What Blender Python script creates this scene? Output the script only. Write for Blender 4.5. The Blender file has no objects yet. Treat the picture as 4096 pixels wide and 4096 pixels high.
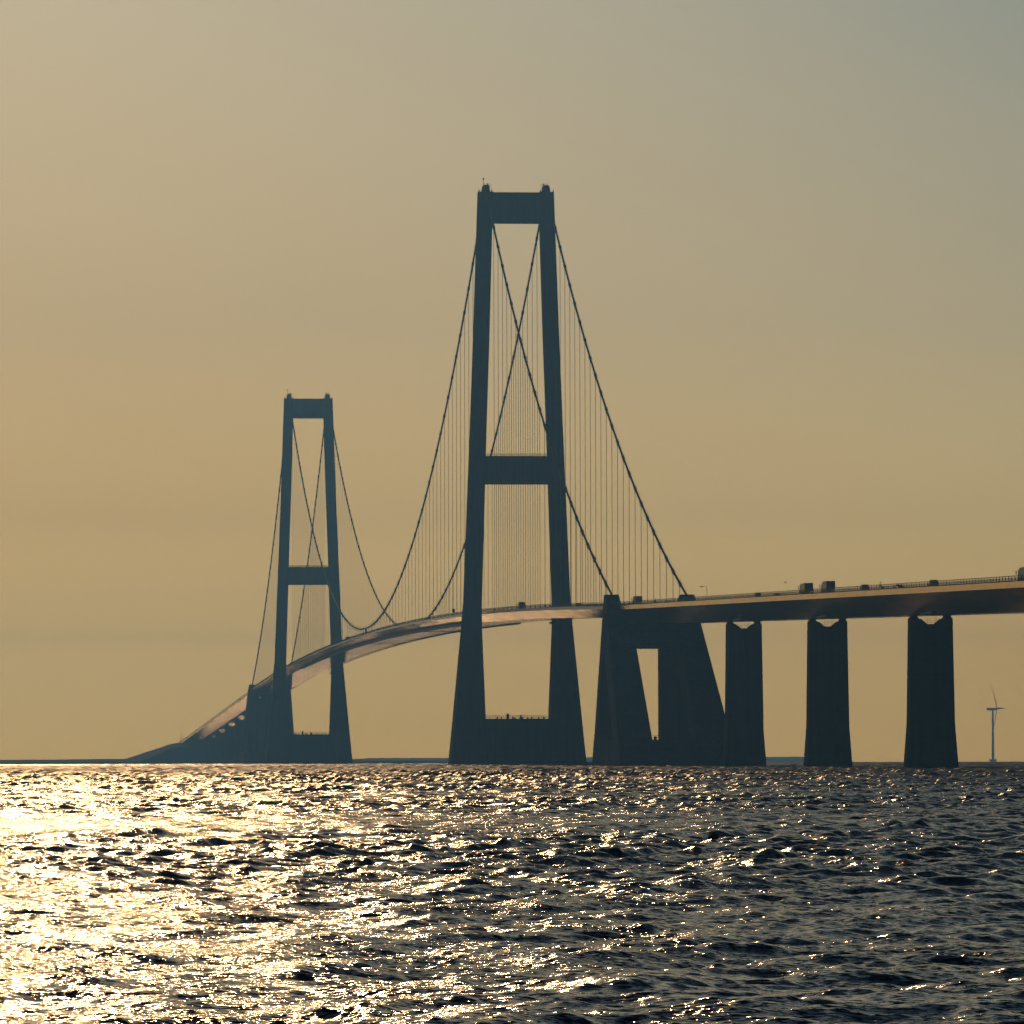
import bpy, math, random
import numpy as np
from mathutils import Matrix, Vector

# ------------------------------------------------------------------ camera, sky, sun, exposure
sc = bpy.context.scene
col = sc.collection
R_EARTH = 7.4e6                      # effective radius (with refraction): the sea drops away with distance
CAM_H = 3.0

cam_d = bpy.data.cameras.new('camera')
cam_d.sensor_width = 36.0
cam_d.lens = 225.55
cam_d.clip_start = 0.5
cam_d.clip_end = 60000.0
cam = bpy.data.objects.new('camera', cam_d)
col.objects.link(cam)
cam.matrix_world = (Matrix.Translation((0, 0, CAM_H)) @ Matrix.Rotation(math.pi/2 + 0.03818, 4, 'X')
                    @ Matrix.Rotation(-0.0027, 4, 'Z'))
sc.camera = cam

SUN_AZ, SUN_EL = -4.6, 14.5          # degrees, azimuth measured from +Y towards +X
world = bpy.data.worlds.new("World")
sc.world = world
world.use_nodes = True
wn, wl = world.node_tree.nodes, world.node_tree.links
wn.clear()
wout = wn.new('ShaderNodeOutputWorld')
bg = wn.new('ShaderNodeBackground')
bg.inputs['Strength'].default_value = 0.10
sky = wn.new('ShaderNodeTexSky')
sky.sky_type = 'NISHITA'
sky.sun_disc = False
sky.sun_elevation = math.radians(SUN_EL)
sky.sun_rotation = math.radians(SUN_AZ)
sky.air_density = 1.0
sky.dust_density = 0.7
sky.ozone_density = 1.0
# a hazy belt of tan air low over the horizon, brighter towards the sun, laid over the clear sky
tc = wn.new('ShaderNodeTexCoord')
sep = wn.new('ShaderNodeSeparateXYZ')
wl.new(tc.outputs['Generated'], sep.inputs[0])
mr = wn.new('ShaderNodeMapRange')
mr.inputs['From Min'].default_value = 0.0
mr.inputs['From Max'].default_value = 0.25
wl.new(sep.outputs['Z'], mr.inputs['Value'])
def belt_ramp(stops):                         # colour of the belt by height (z of the direction, 0..0.25)
    n_ = wn.new('ShaderNodeValToRGB'); cr = n_.color_ramp
    while len(cr.elements) < len(stops):
        cr.elements.new(0.5)
    for e, (p, c) in zip(cr.elements, stops):
        e.position = p
        e.color = (*c, 1)
    wl.new(mr.outputs[0], n_.inputs[0])
    return n_.outputs['Color']
SUNWARD = [(0.0, (2.02, 1.14, .20)), (0.065, (1.99, 1.13, .20)), (0.10, (1.37, .80, .18)), (0.148, (.92, .555, .165)), (0.27, (.69, .48, .225)), (0.47, (.65, .515, .315)), (1.0, (.17, .19, .22))]
AWAY = [(0.0, (1.78, .97, .15)), (0.065, (1.75, .96, .15)), (0.10, (1.19, .72, .18)), (0.148, (.81, .555, .195)), (0.27, (.53, .428, .245)), (0.47, (.33, .34, .275)), (1.0, (.06, .10, .15))]
beltA, beltB = belt_ramp(SUNWARD), belt_ramp(AWAY)
dotn = wn.new('ShaderNodeVectorMath'); dotn.operation = 'DOT_PRODUCT'
el, az = math.radians(5.0), math.radians(-14)
wl.new(tc.outputs['Generated'], dotn.inputs[0])
dotn.inputs[1].default_value = (math.sin(az)*math.cos(el), math.cos(az)*math.cos(el), math.sin(el))
side = wn.new('ShaderNodeMapRange')           # 1 towards the bright side, by cosine of the angle from it
side.inputs['From Min'].default_value = 0.946
side.inputs['From Max'].default_value = 0.986
wl.new(dotn.outputs['Value'], side.inputs['Value'])
beltm = wn.new('ShaderNodeMix'); beltm.data_type = 'RGBA'
wl.new(side.outputs[0], beltm.inputs['Factor']); wl.new(beltB, beltm.inputs[6]); wl.new(beltA, beltm.inputs[7])
glow = wn.new('ShaderNodeMapRange'); glow.interpolation_type = 'LINEAR'
glow.inputs['From Min'].default_value = 0.30
glow.inputs['From Max'].default_value = 0.95
glow.inputs['To Min'].default_value = 0.12
glow.inputs['To Max'].default_value = 1.0
wl.new(dotn.outputs['Value'], glow.inputs['Value'])
# broad soft unevenness of the haze
sn = wn.new('ShaderNodeTexNoise'); sn.inputs['Scale'].default_value = 9; sn.inputs['Detail'].default_value = 3
smp = wn.new('ShaderNodeMapping'); smp.inputs['Scale'].default_value = (1, 1, 3.5)
wl.new(tc.outputs['Generated'], smp.inputs[0]); wl.new(smp.outputs[0], sn.inputs['Vector'])
snr = wn.new('ShaderNodeMapRange'); snr.inputs['To Min'].default_value = .96; snr.inputs['To Max'].default_value = 1.04
wl.new(sn.outputs['Fac'], snr.inputs['Value'])
gm = wn.new('ShaderNodeMath'); gm.operation = 'MULTIPLY'
wl.new(glow.outputs[0], gm.inputs[0]); wl.new(snr.outputs[0], gm.inputs[1])
gm2 = wn.new('ShaderNodeMath'); gm2.operation = 'MULTIPLY'; gm2.inputs[1].default_value = 100.0
wl.new(gm.outputs[0], gm2.inputs[0])
bs = wn.new('ShaderNodeVectorMath'); bs.operation = 'SCALE'
wl.new(beltm.outputs[2], bs.inputs[0]); wl.new(gm2.outputs[0], bs.inputs['Scale'])
fac = wn.new('ShaderNodeMapRange'); fac.interpolation_type = 'SMOOTHSTEP'
fac.inputs['From Min'].default_value = 0.11
fac.inputs['From Max'].default_value = 0.24
fac.inputs['To Min'].default_value = 1.0
fac.inputs['To Max'].default_value = 0.0
wl.new(sep.outputs['Z'], fac.inputs['Value'])
mixs = wn.new('ShaderNodeMix'); mixs.data_type = 'RGBA'
wl.new(fac.outputs[0], mixs.inputs['Factor'])
tint = wn.new('ShaderNodeVectorMath'); tint.operation = 'MULTIPLY'; tint.inputs[1].default_value = (.115, .225, .44)
wl.new(sky.outputs[0], tint.inputs[0])
wl.new(tint.outputs[0], mixs.inputs[6])
wl.new(bs.outputs[0], mixs.inputs[7])
wl.new(mixs.outputs[2], bg.inputs['Color'])
wl.new(bg.outputs[0], wout.inputs['Surface'])

sun_d = bpy.data.lights.new('sun', 'SUN')
sun_d.energy = 4.3
sun_d.angle = math.radians(0.5)
sun_d.color = (1.0, 0.60, 0.27)
sun = bpy.data.objects.new('sun', sun_d)
col.objects.link(sun)
e_, a_ = math.radians(SUN_EL), math.radians(SUN_AZ)
sdir = Vector((math.sin(a_)*math.cos(e_), math.cos(a_)*math.cos(e_), math.sin(e_)))
sun.rotation_euler = (-sdir).to_track_quat('-Z', 'Y').to_euler()
sun.location = (0, 0, 500)

sc.view_settings.view_transform = 'Standard'
sc.view_settings.look = 'None'
sc.view_settings.gamma = 1
sc.view_settings.use_curve_mapping = False
sc.view_settings.exposure = -3.32
sc.render.engine = 'CYCLES'
cy = sc.cycles
cy.use_denoising = True
cy.denoising_prefilter = 'ACCURATE'
cy.denoising_input_passes = 'RGB_ALBEDO_NORMAL'
cy.max_bounces = 6
cy.diffuse_bounces = 2
cy.glossy_bounces = 3
cy.transmission_bounces = 2
cy.volume_bounces = 0
cy.sample_clamp_indirect = 400
cy.caustics_reflective = True
cy.blur_glossy = 1.0

# ------------------------------------------------------------------ materials
def nmat(name):
    m = bpy.data.materials.new(name)
    m.use_nodes = True
    n, l = m.node_tree.nodes, m.node_tree.links
    return m, n, l, n['Principled BSDF']

def mottled(name, c1, c2, scale=0.3, rough=0.8, detail=6, stretch=(1, 1, 1), bump=0.0, spec=0.5, metal=0.0):
    m, n, l, b = nmat(name)
    g = n.new('ShaderNodeTexCoord'); mp = n.new('ShaderNodeMapping'); nz = n.new('ShaderNodeTexNoise')
    mp.inputs['Scale'].default_value = stretch
    nz.inputs['Scale'].default_value = scale; nz.inputs['Detail'].default_value = detail
    r = n.new('ShaderNodeValToRGB')
    r.color_ramp.elements[0].position = .35; r.color_ramp.elements[0].color = (*c1, 1)
    r.color_ramp.elements[1].position = .65; r.color_ramp.elements[1].color = (*c2, 1)
    l.new(g.outputs['Object'], mp.inputs[0]); l.new(mp.outputs[0], nz.inputs['Vector'])
    l.new(nz.outputs['Fac'], r.inputs[0]); l.new(r.outputs[0], b.inputs['Base Color'])
    b.inputs['Roughness'].default_value = rough
    b.inputs['Specular IOR Level'].default_value = spec
    b.inputs['Metallic'].default_value = metal
    if bump:
        bp = n.new('ShaderNodeBump'); bp.inputs['Strength'].default_value = bump
        l.new(nz.outputs['Fac'], bp.inputs['Height']); l.new(bp.outputs[0], b.inputs['Normal'])
    return m

def concrete(name, lo, hi, lift=4.0):
    """board-marked concrete: mottling, vertical water streaks, casting joints every few metres"""
    m, n, l, b = nmat(name)
    g = n.new('ShaderNodeTexCoord')
    nz = n.new('ShaderNodeTexNoise'); nz.inputs['Scale'].default_value = .09; nz.inputs['Detail'].default_value = 8
    l.new(g.outputs['Object'], nz.inputs['Vector'])
    r = n.new('ShaderNodeValToRGB')
    r.color_ramp.elements[0].position = .3; r.color_ramp.elements[0].color = (*lo, 1)
    r.color_ramp.elements[1].position = .7; r.color_ramp.elements[1].color = (*hi, 1)
    l.new(nz.outputs['Fac'], r.inputs[0])
    mp = n.new('ShaderNodeMapping'); mp.inputs['Scale'].default_value = (.8, .8, .03)
    st = n.new('ShaderNodeTexNoise'); st.inputs['Scale'].default_value = 1; st.inputs['Detail'].default_value = 5
    l.new(g.outputs['Object'], mp.inputs[0]); l.new(mp.outputs[0], st.inputs['Vector'])
    sr = n.new('ShaderNodeMapRange'); sr.inputs['From Min'].default_value = .45; sr.inputs['From Max'].default_value = .7
    sr.inputs['To Min'].default_value = 1; sr.inputs['To Max'].default_value = .72
    l.new(st.outputs['Fac'], sr.inputs['Value'])
    s = n.new('ShaderNodeSeparateXYZ'); l.new(g.outputs['Object'], s.inputs[0])
    md = n.new('ShaderNodeMath'); md.operation = 'MODULO'; md.inputs[1].default_value = lift
    l.new(s.outputs['Z'], md.inputs[0])
    lt = n.new('ShaderNodeMath'); lt.operation = 'LESS_THAN'; lt.inputs[1].default_value = .12
    l.new(md.outputs[0], lt.inputs[0])
    jr = n.new('ShaderNodeMapRange'); jr.inputs['To Min'].default_value = 1; jr.inputs['To Max'].default_value = .7
    l.new(lt.outputs[0], jr.inputs['Value'])
    mu = n.new('ShaderNodeMath'); mu.operation = 'MULTIPLY'
    l.new(sr.outputs[0], mu.inputs[0]); l.new(jr.outputs[0], mu.inputs[1])
    tz = n.new('ShaderNodeMath'); tz.operation = 'MULTIPLY_ADD'; tz.inputs[1].default_value = 3.0      # ragged band of weed and wet above the water
    l.new(nz.outputs['Fac'], tz.inputs[0]); l.new(s.outputs['Z'], tz.inputs[2])
    tr = n.new('ShaderNodeMapRange'); tr.inputs['From Min'].default_value = 2.6; tr.inputs['From Max'].default_value = 4.2
    tr.inputs['To Min'].default_value = .35; tr.inputs['To Max'].default_value = 1.0; l.new(tz.outputs[0], tr.inputs['Value'])
    mu2 = n.new('ShaderNodeMath'); mu2.operation = 'MULTIPLY'; l.new(mu.outputs[0], mu2.inputs[0]); l.new(tr.outputs[0], mu2.inputs[1])
    sc_ = n.new('ShaderNodeVectorMath'); sc_.operation = 'SCALE'
    l.new(r.outputs[0], sc_.inputs[0]); l.new(mu2.outputs[0], sc_.inputs['Scale'])
    l.new(sc_.outputs[0], b.inputs['Base Color'])
    b.inputs['Roughness'].default_value = .85
    b.inputs['Specular IOR Level'].default_value = .3
    return m

def girder_paint(name, base, rough=.36):
    """painted steel: weld seams, small drain marks, streaks; the UV map runs along and around the girder in metres"""
    m, n, l, b = nmat(name)
    uv = n.new('ShaderNodeUVMap'); s = n.new('ShaderNodeSeparateXYZ'); l.new(uv.outputs[0], s.inputs[0])
    def line(src, period, width):
        md = n.new('ShaderNodeMath'); md.operation = 'PINGPONG'; md.inputs[1].default_value = period/2
        l.new(src, md.inputs[0])
        lt = n.new('ShaderNodeMapRange'); lt.inputs['From Min'].default_value = width*.5; lt.inputs['From Max'].default_value = width
        lt.inputs['To Min'].default_value = 1; lt.inputs['To Max'].default_value = 0
        l.new(md.outputs[0], lt.inputs['Value'])
        return lt.outputs[0]
    seam = line(s.outputs['X'], 16.0, .30)
    big = line(s.outputs['X'], 48.0, .45)
    st = n.new('ShaderNodeTexNoise'); st.inputs['Scale'].default_value = 1; st.inputs['Detail'].default_value = 6
    mp = n.new('ShaderNodeMapping'); mp.inputs['Scale'].default_value = (.03, .5, 1)
    l.new(uv.outputs[0], mp.inputs[0]); l.new(mp.outputs[0], st.inputs['Vector'])
    st2 = n.new('ShaderNodeTexNoise'); st2.inputs['Scale'].default_value = .018; st2.inputs['Detail'].default_value = 3
    l.new(uv.outputs[0], st2.inputs['Vector'])
    ad = n.new('ShaderNodeMath'); ad.operation = 'ADD'
    l.new(st.outputs['Fac'], ad.inputs[0]); l.new(st2.outputs['Fac'], ad.inputs[1])
    r = n.new('ShaderNodeMapRange'); r.inputs['From Min'].default_value = .7; r.inputs['From Max'].default_value = 1.3
    r.inputs['To Min'].default_value = .72; r.inputs['To Max'].default_value = 1.1
    l.new(ad.outputs[0], r.inputs['Value'])
    m1 = n.new('ShaderNodeMath'); m1.operation = 'MULTIPLY_ADD'; m1.inputs[1].default_value = -.35
    l.new(seam, m1.inputs[0]); l.new(r.outputs[0], m1.inputs[2])
    m2 = n.new('ShaderNodeMath'); m2.operation = 'MULTIPLY_ADD'; m2.inputs[1].default_value = -.25
    l.new(big, m2.inputs[0]); l.new(m1.outputs[0], m2.inputs[2])
    sc_ = n.new('ShaderNodeVectorMath'); sc_.operation = 'SCALE'; sc_.inputs[0].default_value = base
    l.new(m2.outputs[0], sc_.inputs['Scale']); l.new(sc_.outputs[0], b.inputs['Base Color'])
    b.inputs['Specular IOR Level'].default_value = 1.0       # thick glossy coating; golden glow of the sunlit sea put into its tint
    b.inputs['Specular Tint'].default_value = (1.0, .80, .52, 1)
    b.inputs['Metallic'].default_value = .5  # half metallic so the painted-in sea glow reads golden
    rr = n.new('ShaderNodeMapRange'); rr.inputs['From Min'].default_value = .7; rr.inputs['From Max'].default_value = 1.3
    rr.inputs['To Min'].default_value = rough-.04; rr.inputs['To Max'].default_value = rough+.05
    l.new(ad.outputs[0], rr.inputs['Value']); l.new(rr.outputs[0], b.inputs['Roughness'])
    return m

def flat(name, c, rough=.5, metal=0.0, emit=None, es=0.0):
    m = mottled(name, tuple(x*.88 for x in c), tuple(min(1, x*1.1) for x in c), 2.0, rough, metal=metal)
    if emit:
        b = m.node_tree.nodes['Principled BSDF']
        b.inputs['Emission Color'].default_value = (*emit, 1); b.inputs['Emission Strength'].default_value = es
    return m

M = dict(
    concrete=concrete('concrete', (.075, .092, .105), (.12, .14, .15)),
    concrete_dark=concrete('weathered_concrete', (.095, .105, .11), (.16, .165, .165), 6),
    girder=girder_paint('girder_paint', (.62, .48, .30), .11),  # warm base stands in for golden light off the sea
    approach=girder_paint('approach_paint', (.34, .235, .13), .16),  # brown base stands in for glitter light thrown up on the web
    edge=girder_paint('edge_beam_paint', (.70, .57, .38), .19),
    cable=mottled('cable_wrap', (.08, .08, .08), (.13, .125, .12), 1.0, .62),
    rope=mottled('hanger_rope', (.10, .10, .10), (.15, .15, .15), 1.0, .5),
    rail=mottled('galvanised_rail', (.07, .075, .08), (.12, .12, .12), 1.0, .55),
    asphalt=mottled('asphalt', (.04, .04, .04), (.065, .065, .06), 3.0, .85, bump=.1),
    dark=mottled('dark_steel', (.03, .035, .04), (.06, .06, .06), 2.0, .5),
    rock=mottled('rock', (.06, .06, .055), (.14, .135, .12), 1.2, .9, bump=.6),
    land=mottled('grassland', (.035, .045, .025), (.075, .075, .045), .01, .95),
    hills=mottled('far_woods', (.03, .045, .035), (.05, .06, .045), .004, .95),
    turbine=mottled('turbine_paint', (.55, .56, .56), (.65, .65, .64), .2, .4),
    white=flat('white_paint', (.62, .62, .60), .4),
    red=flat('red_paint', (.6, .035, .03), .4),
    grey=flat('grey_paint', (.11, .115, .125), .35),
    navy=flat('dark_paint', (.04, .05, .07), .3),
    tyre=flat('tyre_rubber', (.02, .02, .02), .9),
    glass=flat('vehicle_glass', (.02, .025, .03), .08),
    lampglow=flat('indicator_lamp', (.8, .35, .08), .4, emit=(1, .45, .12), es=25.0),
    feather=mottled('dark_feathers', (.015, .014, .013), (.04, .035, .03), 20.0, .8),
    building=mottled('rendered_wall', (.3, .28, .25), (.4, .38, .34), .5, .8),
)

# sea surface material: tiny ripples as slopes of the surface on top of the modelled waves
def sea_material():
    m, n, l, b = nmat('sea_water')
    b.inputs['Base Color'].default_value = (.006, .020, .038, 1)
    b.inputs['IOR'].default_value = 1.333
    geo = n.new('ShaderNodeNewGeometry')
    at = n.new('ShaderNodeAttribute'); at.attribute_name = 'reach'       # metres from the shore where the photo is taken
    rg = n.new('ShaderNodeMapRange'); rg.inputs['From Min'].default_value = 60; rg.inputs['From Max'].default_value = 1600
    rg.inputs['To Min'].default_value = .12; rg.inputs['To Max'].default_value = .42; rg.interpolation_type = 'SMOOTHSTEP'
    # calm patch added far left, to throw more sun glint onto the deck
    calm_patch = n.new('ShaderNodeMapRange'); calm_patch.inputs['From Min'].default_value = 2500; calm_patch.inputs['From Max'].default_value = 3600
    calm_patch.inputs['To Min'].default_value = 1.0; l.new(at.outputs['Fac'], calm_patch.inputs['Value'])
    sx = n.new('ShaderNodeSeparateXYZ'); l.new(geo.outputs['Position'], sx.inputs[0])
    lx = n.new('ShaderNodeMapRange'); lx.inputs['From Min'].default_value = -160; lx.inputs['From Max'].default_value = 60
    lx.inputs['To Min'].default_value = .5; lx.inputs['To Max'].default_value = 1.0
    l.new(sx.outputs['X'], lx.inputs['Value']); l.new(lx.outputs[0], calm_patch.inputs['To Max'])
    rl = n.new('ShaderNodeMath'); rl.operation = 'MULTIPLY'; l.new(rg.outputs[0], rl.inputs[0]); l.new(calm_patch.outputs[0], rl.inputs[1])
    l.new(at.outputs['Fac'], rg.inputs['Value']); l.new(rl.outputs[0], b.inputs['Roughness'])
    def layer(rot, sx, sy, scale, detail, rough, w=0.0):
        mp = n.new('ShaderNodeMapping'); mp.inputs['Rotation'].default_value = (0, 0, math.radians(rot))
        mp.inputs['Scale'].default_value = (sx, sy, 1)
        l.new(geo.outputs['Position'], mp.inputs[0])
        nz = n.new('ShaderNodeTexNoise'); nz.noise_dimensions = '2D'
        nz.inputs['Scale'].default_value = scale; nz.inputs['Detail'].default_value = detail
        nz.inputs['Roughness'].default_value = rough
        l.new(mp.outputs[0], nz.inputs['Vector'])
        sb = n.new('ShaderNodeVectorMath'); sb.operation = 'SUBTRACT'; sb.inputs[1].default_value = (.5, .5, .5)
        l.new(nz.outputs['Color'], sb.inputs[0])
        return sb.outputs[0]
    def scaled(v, x, y, ramp=None):
        mu = n.new('ShaderNodeVectorMath'); mu.operation = 'MULTIPLY'; mu.inputs[1].default_value = (x, y, 0)
        l.new(v, mu.inputs[0])
        if ramp is None:
            return mu.outputs[0]
        r = n.new('ShaderNodeMapRange'); r.inputs['From Min'].default_value = ramp[0]; r.inputs['From Max'].default_value = ramp[1]
        r.inputs['To Min'].default_value = ramp[2]; r.inputs['To Max'].default_value = ramp[3]
        l.new(at.outputs['Fac'], r.inputs['Value'])
        s2 = n.new('ShaderNodeVectorMath'); s2.operation = 'SCALE'
        l.new(mu.outputs[0], s2.inputs[0]); l.new(r.outputs[0], s2.inputs['Scale'])
        return s2.outputs[0]
    A = scaled(layer(20, 1.0, 1.6, 6.0, 4, .62), RIP, RIP)
    # patches where gusts roughen the ripples, and sleeker water between them
    gust = n.new('ShaderNodeTexNoise'); gust.noise_dimensions = '2D'
    gmap = n.new('ShaderNodeMapping'); gmap.inputs['Rotation'].default_value = (0, 0, math.radians(25)); gmap.inputs['Scale'].default_value = (1, .25, 1)
    l.new(geo.outputs['Position'], gmap.inputs[0]); l.new(gmap.outputs[0], gust.inputs['Vector'])
    gust.inputs['Scale'].default_value = .22; gust.inputs['Detail'].default_value = 4
    gr = n.new('ShaderNodeMapRange'); gr.inputs['From Min'].default_value = .35; gr.inputs['From Max'].default_value = .62
    gr.inputs['To Min'].default_value = .62; gr.inputs['To Max'].default_value = 1.25
    l.new(gust.outputs['Fac'], gr.inputs['Value'])
    As = n.new('ShaderNodeVectorMath'); As.operation = 'SCALE'
    l.new(A, As.inputs[0]); l.new(gr.outputs[0], As.inputs['Scale'])
    Bl = scaled(layer(-15, 1.0, 1.5, .9, 3, .55), .75, .75, (120, 600, .25, 1))
    Cl = scaled(layer(10, 1.0, 1.4, .16, 3, .5), .55, .55, (500, 2000, 0, 1))
    a1 = n.new('ShaderNodeVectorMath'); l.new(As.outputs[0], a1.inputs[0]); l.new(Bl, a1.inputs[1])
    a2 = n.new('ShaderNodeVectorMath'); l.new(a1.outputs[0], a2.inputs[0]); l.new(Cl, a2.inputs[1])
    a2s = n.new('ShaderNodeVectorMath'); a2s.operation = 'SCALE'; l.new(a2.outputs[0], a2s.inputs[0]); l.new(calm_patch.outputs[0], a2s.inputs['Scale'])
    a3 = n.new('ShaderNodeVectorMath'); l.new(a2s.outputs[0], a3.inputs[0]); l.new(geo.outputs['Normal'], a3.inputs[1])
    nn = n.new('ShaderNodeVectorMath'); nn.operation = 'NORMALIZE'; l.new(a3.outputs[0], nn.inputs[0])
    l.new(nn.outputs[0], b.inputs['Normal'])
    return m
RIP = 1.45
M['sea'] = sea_material()

# ------------------------------------------------------------------ helpers
def curve_drop(x, y):
    return (x*x + y*y)/(2*R_EARTH)

class MB:
    """collects polygons; build() links them as one mesh object"""
    def __init__(s): s.v, s.f, s.uv = [], [], []
    def poly(s, pts, uv=None):
        i = len(s.v); s.v += [tuple(p) for p in pts]; s.f.append(tuple(range(i, i+len(pts))))
        s.uv += list(uv) if uv else [(p[1], p[2]) for p in pts]
    def mesh(s, vs, fs):
        i = len(s.v); s.v += [tuple(p) for p in vs]
        for f in fs:
            s.f.append(tuple(i+k for k in f)); s.uv += [(vs[k][1], vs[k][2]) for k in f]
    def hexa(s, b, t):
        """b, t: four points each, anticlockwise seen from above"""
        s.mesh(list(b)+list(t), [(3, 2, 1, 0), (4, 5, 6, 7), (0, 1, 5, 4), (1, 2, 6, 5), (2, 3, 7, 6), (3, 0, 4, 7)])
    def box(s, x0, x1, y0, y1, z0, z1, top=None):
        tx, ty = top or (0, 0)
        s.hexa([(x0, y0, z0), (x1, y0, z0), (x1, y1, z0), (x0, y1, z0)],
               [(x0+tx, y0+ty, z1), (x1-tx, y0+ty, z1), (x1-tx, y1-ty, z1), (x0+tx, y1-ty, z1)])
    def bar(s, a, b, w, h=None):
        h = h or w
        a, b = Vector(a), Vector(b); d = (b-a).normalized()
        up = Vector((0, 0, 1)) if abs(d.z) < .95 else Vector((1, 0, 0))
        x = d.cross(up).normalized()*w/2; y = d.cross(x).normalized()*h/2
        s.mesh([a-x-y, a+x-y, a+x+y, a-x+y, b-x-y, b+x-y, b+x+y, b-x+y],
               [(3, 2, 1, 0), (4, 5, 6, 7), (0, 1, 5, 4), (1, 2, 6, 5), (2, 3, 7, 6), (3, 0, 4, 7)])
    def tube(s, pts, rad, n=10, cap=True):
        pts = [Vector(p) for p in pts]; rings = []
        for i, p in enumerate(pts):
            d = (pts[min(i+1, len(pts)-1)]-pts[max(i-1, 0)]).normalized()
            up = Vector((0, 0, 1)) if abs(d.z) < .95 else Vector((1, 0, 0))
            x = d.cross(up).normalized(); y = d.cross(x).normalized()
            r = rad[i] if isinstance(rad, (list, tuple)) else rad
            rings.append([p + x*math.cos(2*math.pi*k/n)*r + y*math.sin(2*math.pi*k/n)*r for k in range(n)])
        vs = [q for rg in rings for q in rg]; fs = []
        for i in range(len(pts)-1):
            for k in range(n):
                fs.append((i*n+k, i*n+(k+1) % n, (i+1)*n+(k+1) % n, (i+1)*n+k))
        if cap:
            fs.append(tuple(range(n))); fs.append(tuple(reversed(range((len(pts)-1)*n, len(pts)*n))))
        s.mesh(vs, fs)
    def loft(s, rings):
        """rings of equal length bottom to top"""
        n = len(rings[0]); vs = [q for rg in rings for q in rg]; fs = []
        for i in range(len(rings)-1):
            for k in range(n):
                fs.append((i*n+k, i*n+(k+1) % n, (i+1)*n+(k+1) % n, (i+1)*n+k))
        fs.append(tuple(reversed(range(n)))); fs.append(tuple(range((len(rings)-1)*n, len(rings)*n)))
        s.mesh(vs, fs)
    def build(s, name, mat, parent=None, smooth=False, loc=None):
        me = bpy.data.meshes.new(name)
        me.from_pydata(s.v, [], s.f)
        uvl = me.uv_layers.new(name='UVMap')
        uvl.data.foreach_set('uv', np.array(s.uv, dtype=np.float32).ravel())
        me.materials.append(M[mat])
        if smooth: me.polygons.foreach_set('use_smooth', [True]*len(me.polygons))
        o = bpy.data.objects.new(name, me); col.objects.link(o)
        if parent: o.parent = parent
        if loc: o.location = loc
        return o

AL = 0.0885063
XN, YN = 1.9968, 2839.99
CA, SA = math.cos(AL), math.sin(AL)
def W(s, lat, z=0.0):
    """a point of the bridge: s metres along from the near pylon, lat metres right of the axis"""
    x = XN - s*SA + lat*CA; y = YN + s*CA + lat*SA
    return Vector((x, y, z - curve_drop(x, y)))
def tag(o, label=None, cat=None, group=None, kind=None):
    if label: o['label'] = label
    if cat: o['category'] = cat
    if group: o['group'] = group
    if kind: o['kind'] = kind
    return o
def thing(name, loc, rz, label, cat, group=None):
    o = bpy.data.objects.new(name, None); col.objects.link(o)
    o.empty_display_size = 1; o.location = loc; o.rotation_euler = (0, 0, rz)
    return tag(o, label, cat, group)
def copy_tree(o, parent=None):
    c = o.copy(); col.objects.link(c); c.parent = parent
    for ch in list(o.children): copy_tree(ch, c)
    return c

# height of the roadway edge along the bridge (smooth crest at midspan)
def zdeck(s):
    if s < -535: return 57.55 + (s+535)*.0176
    if s <= 2159: return 73.85 - (s-812)**2/2/55600
    if s <= 2900: return 57.53 - (s-2159)*.0238
    return 57.53 - 741*.0238 - (s-2900)*.0232

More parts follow.
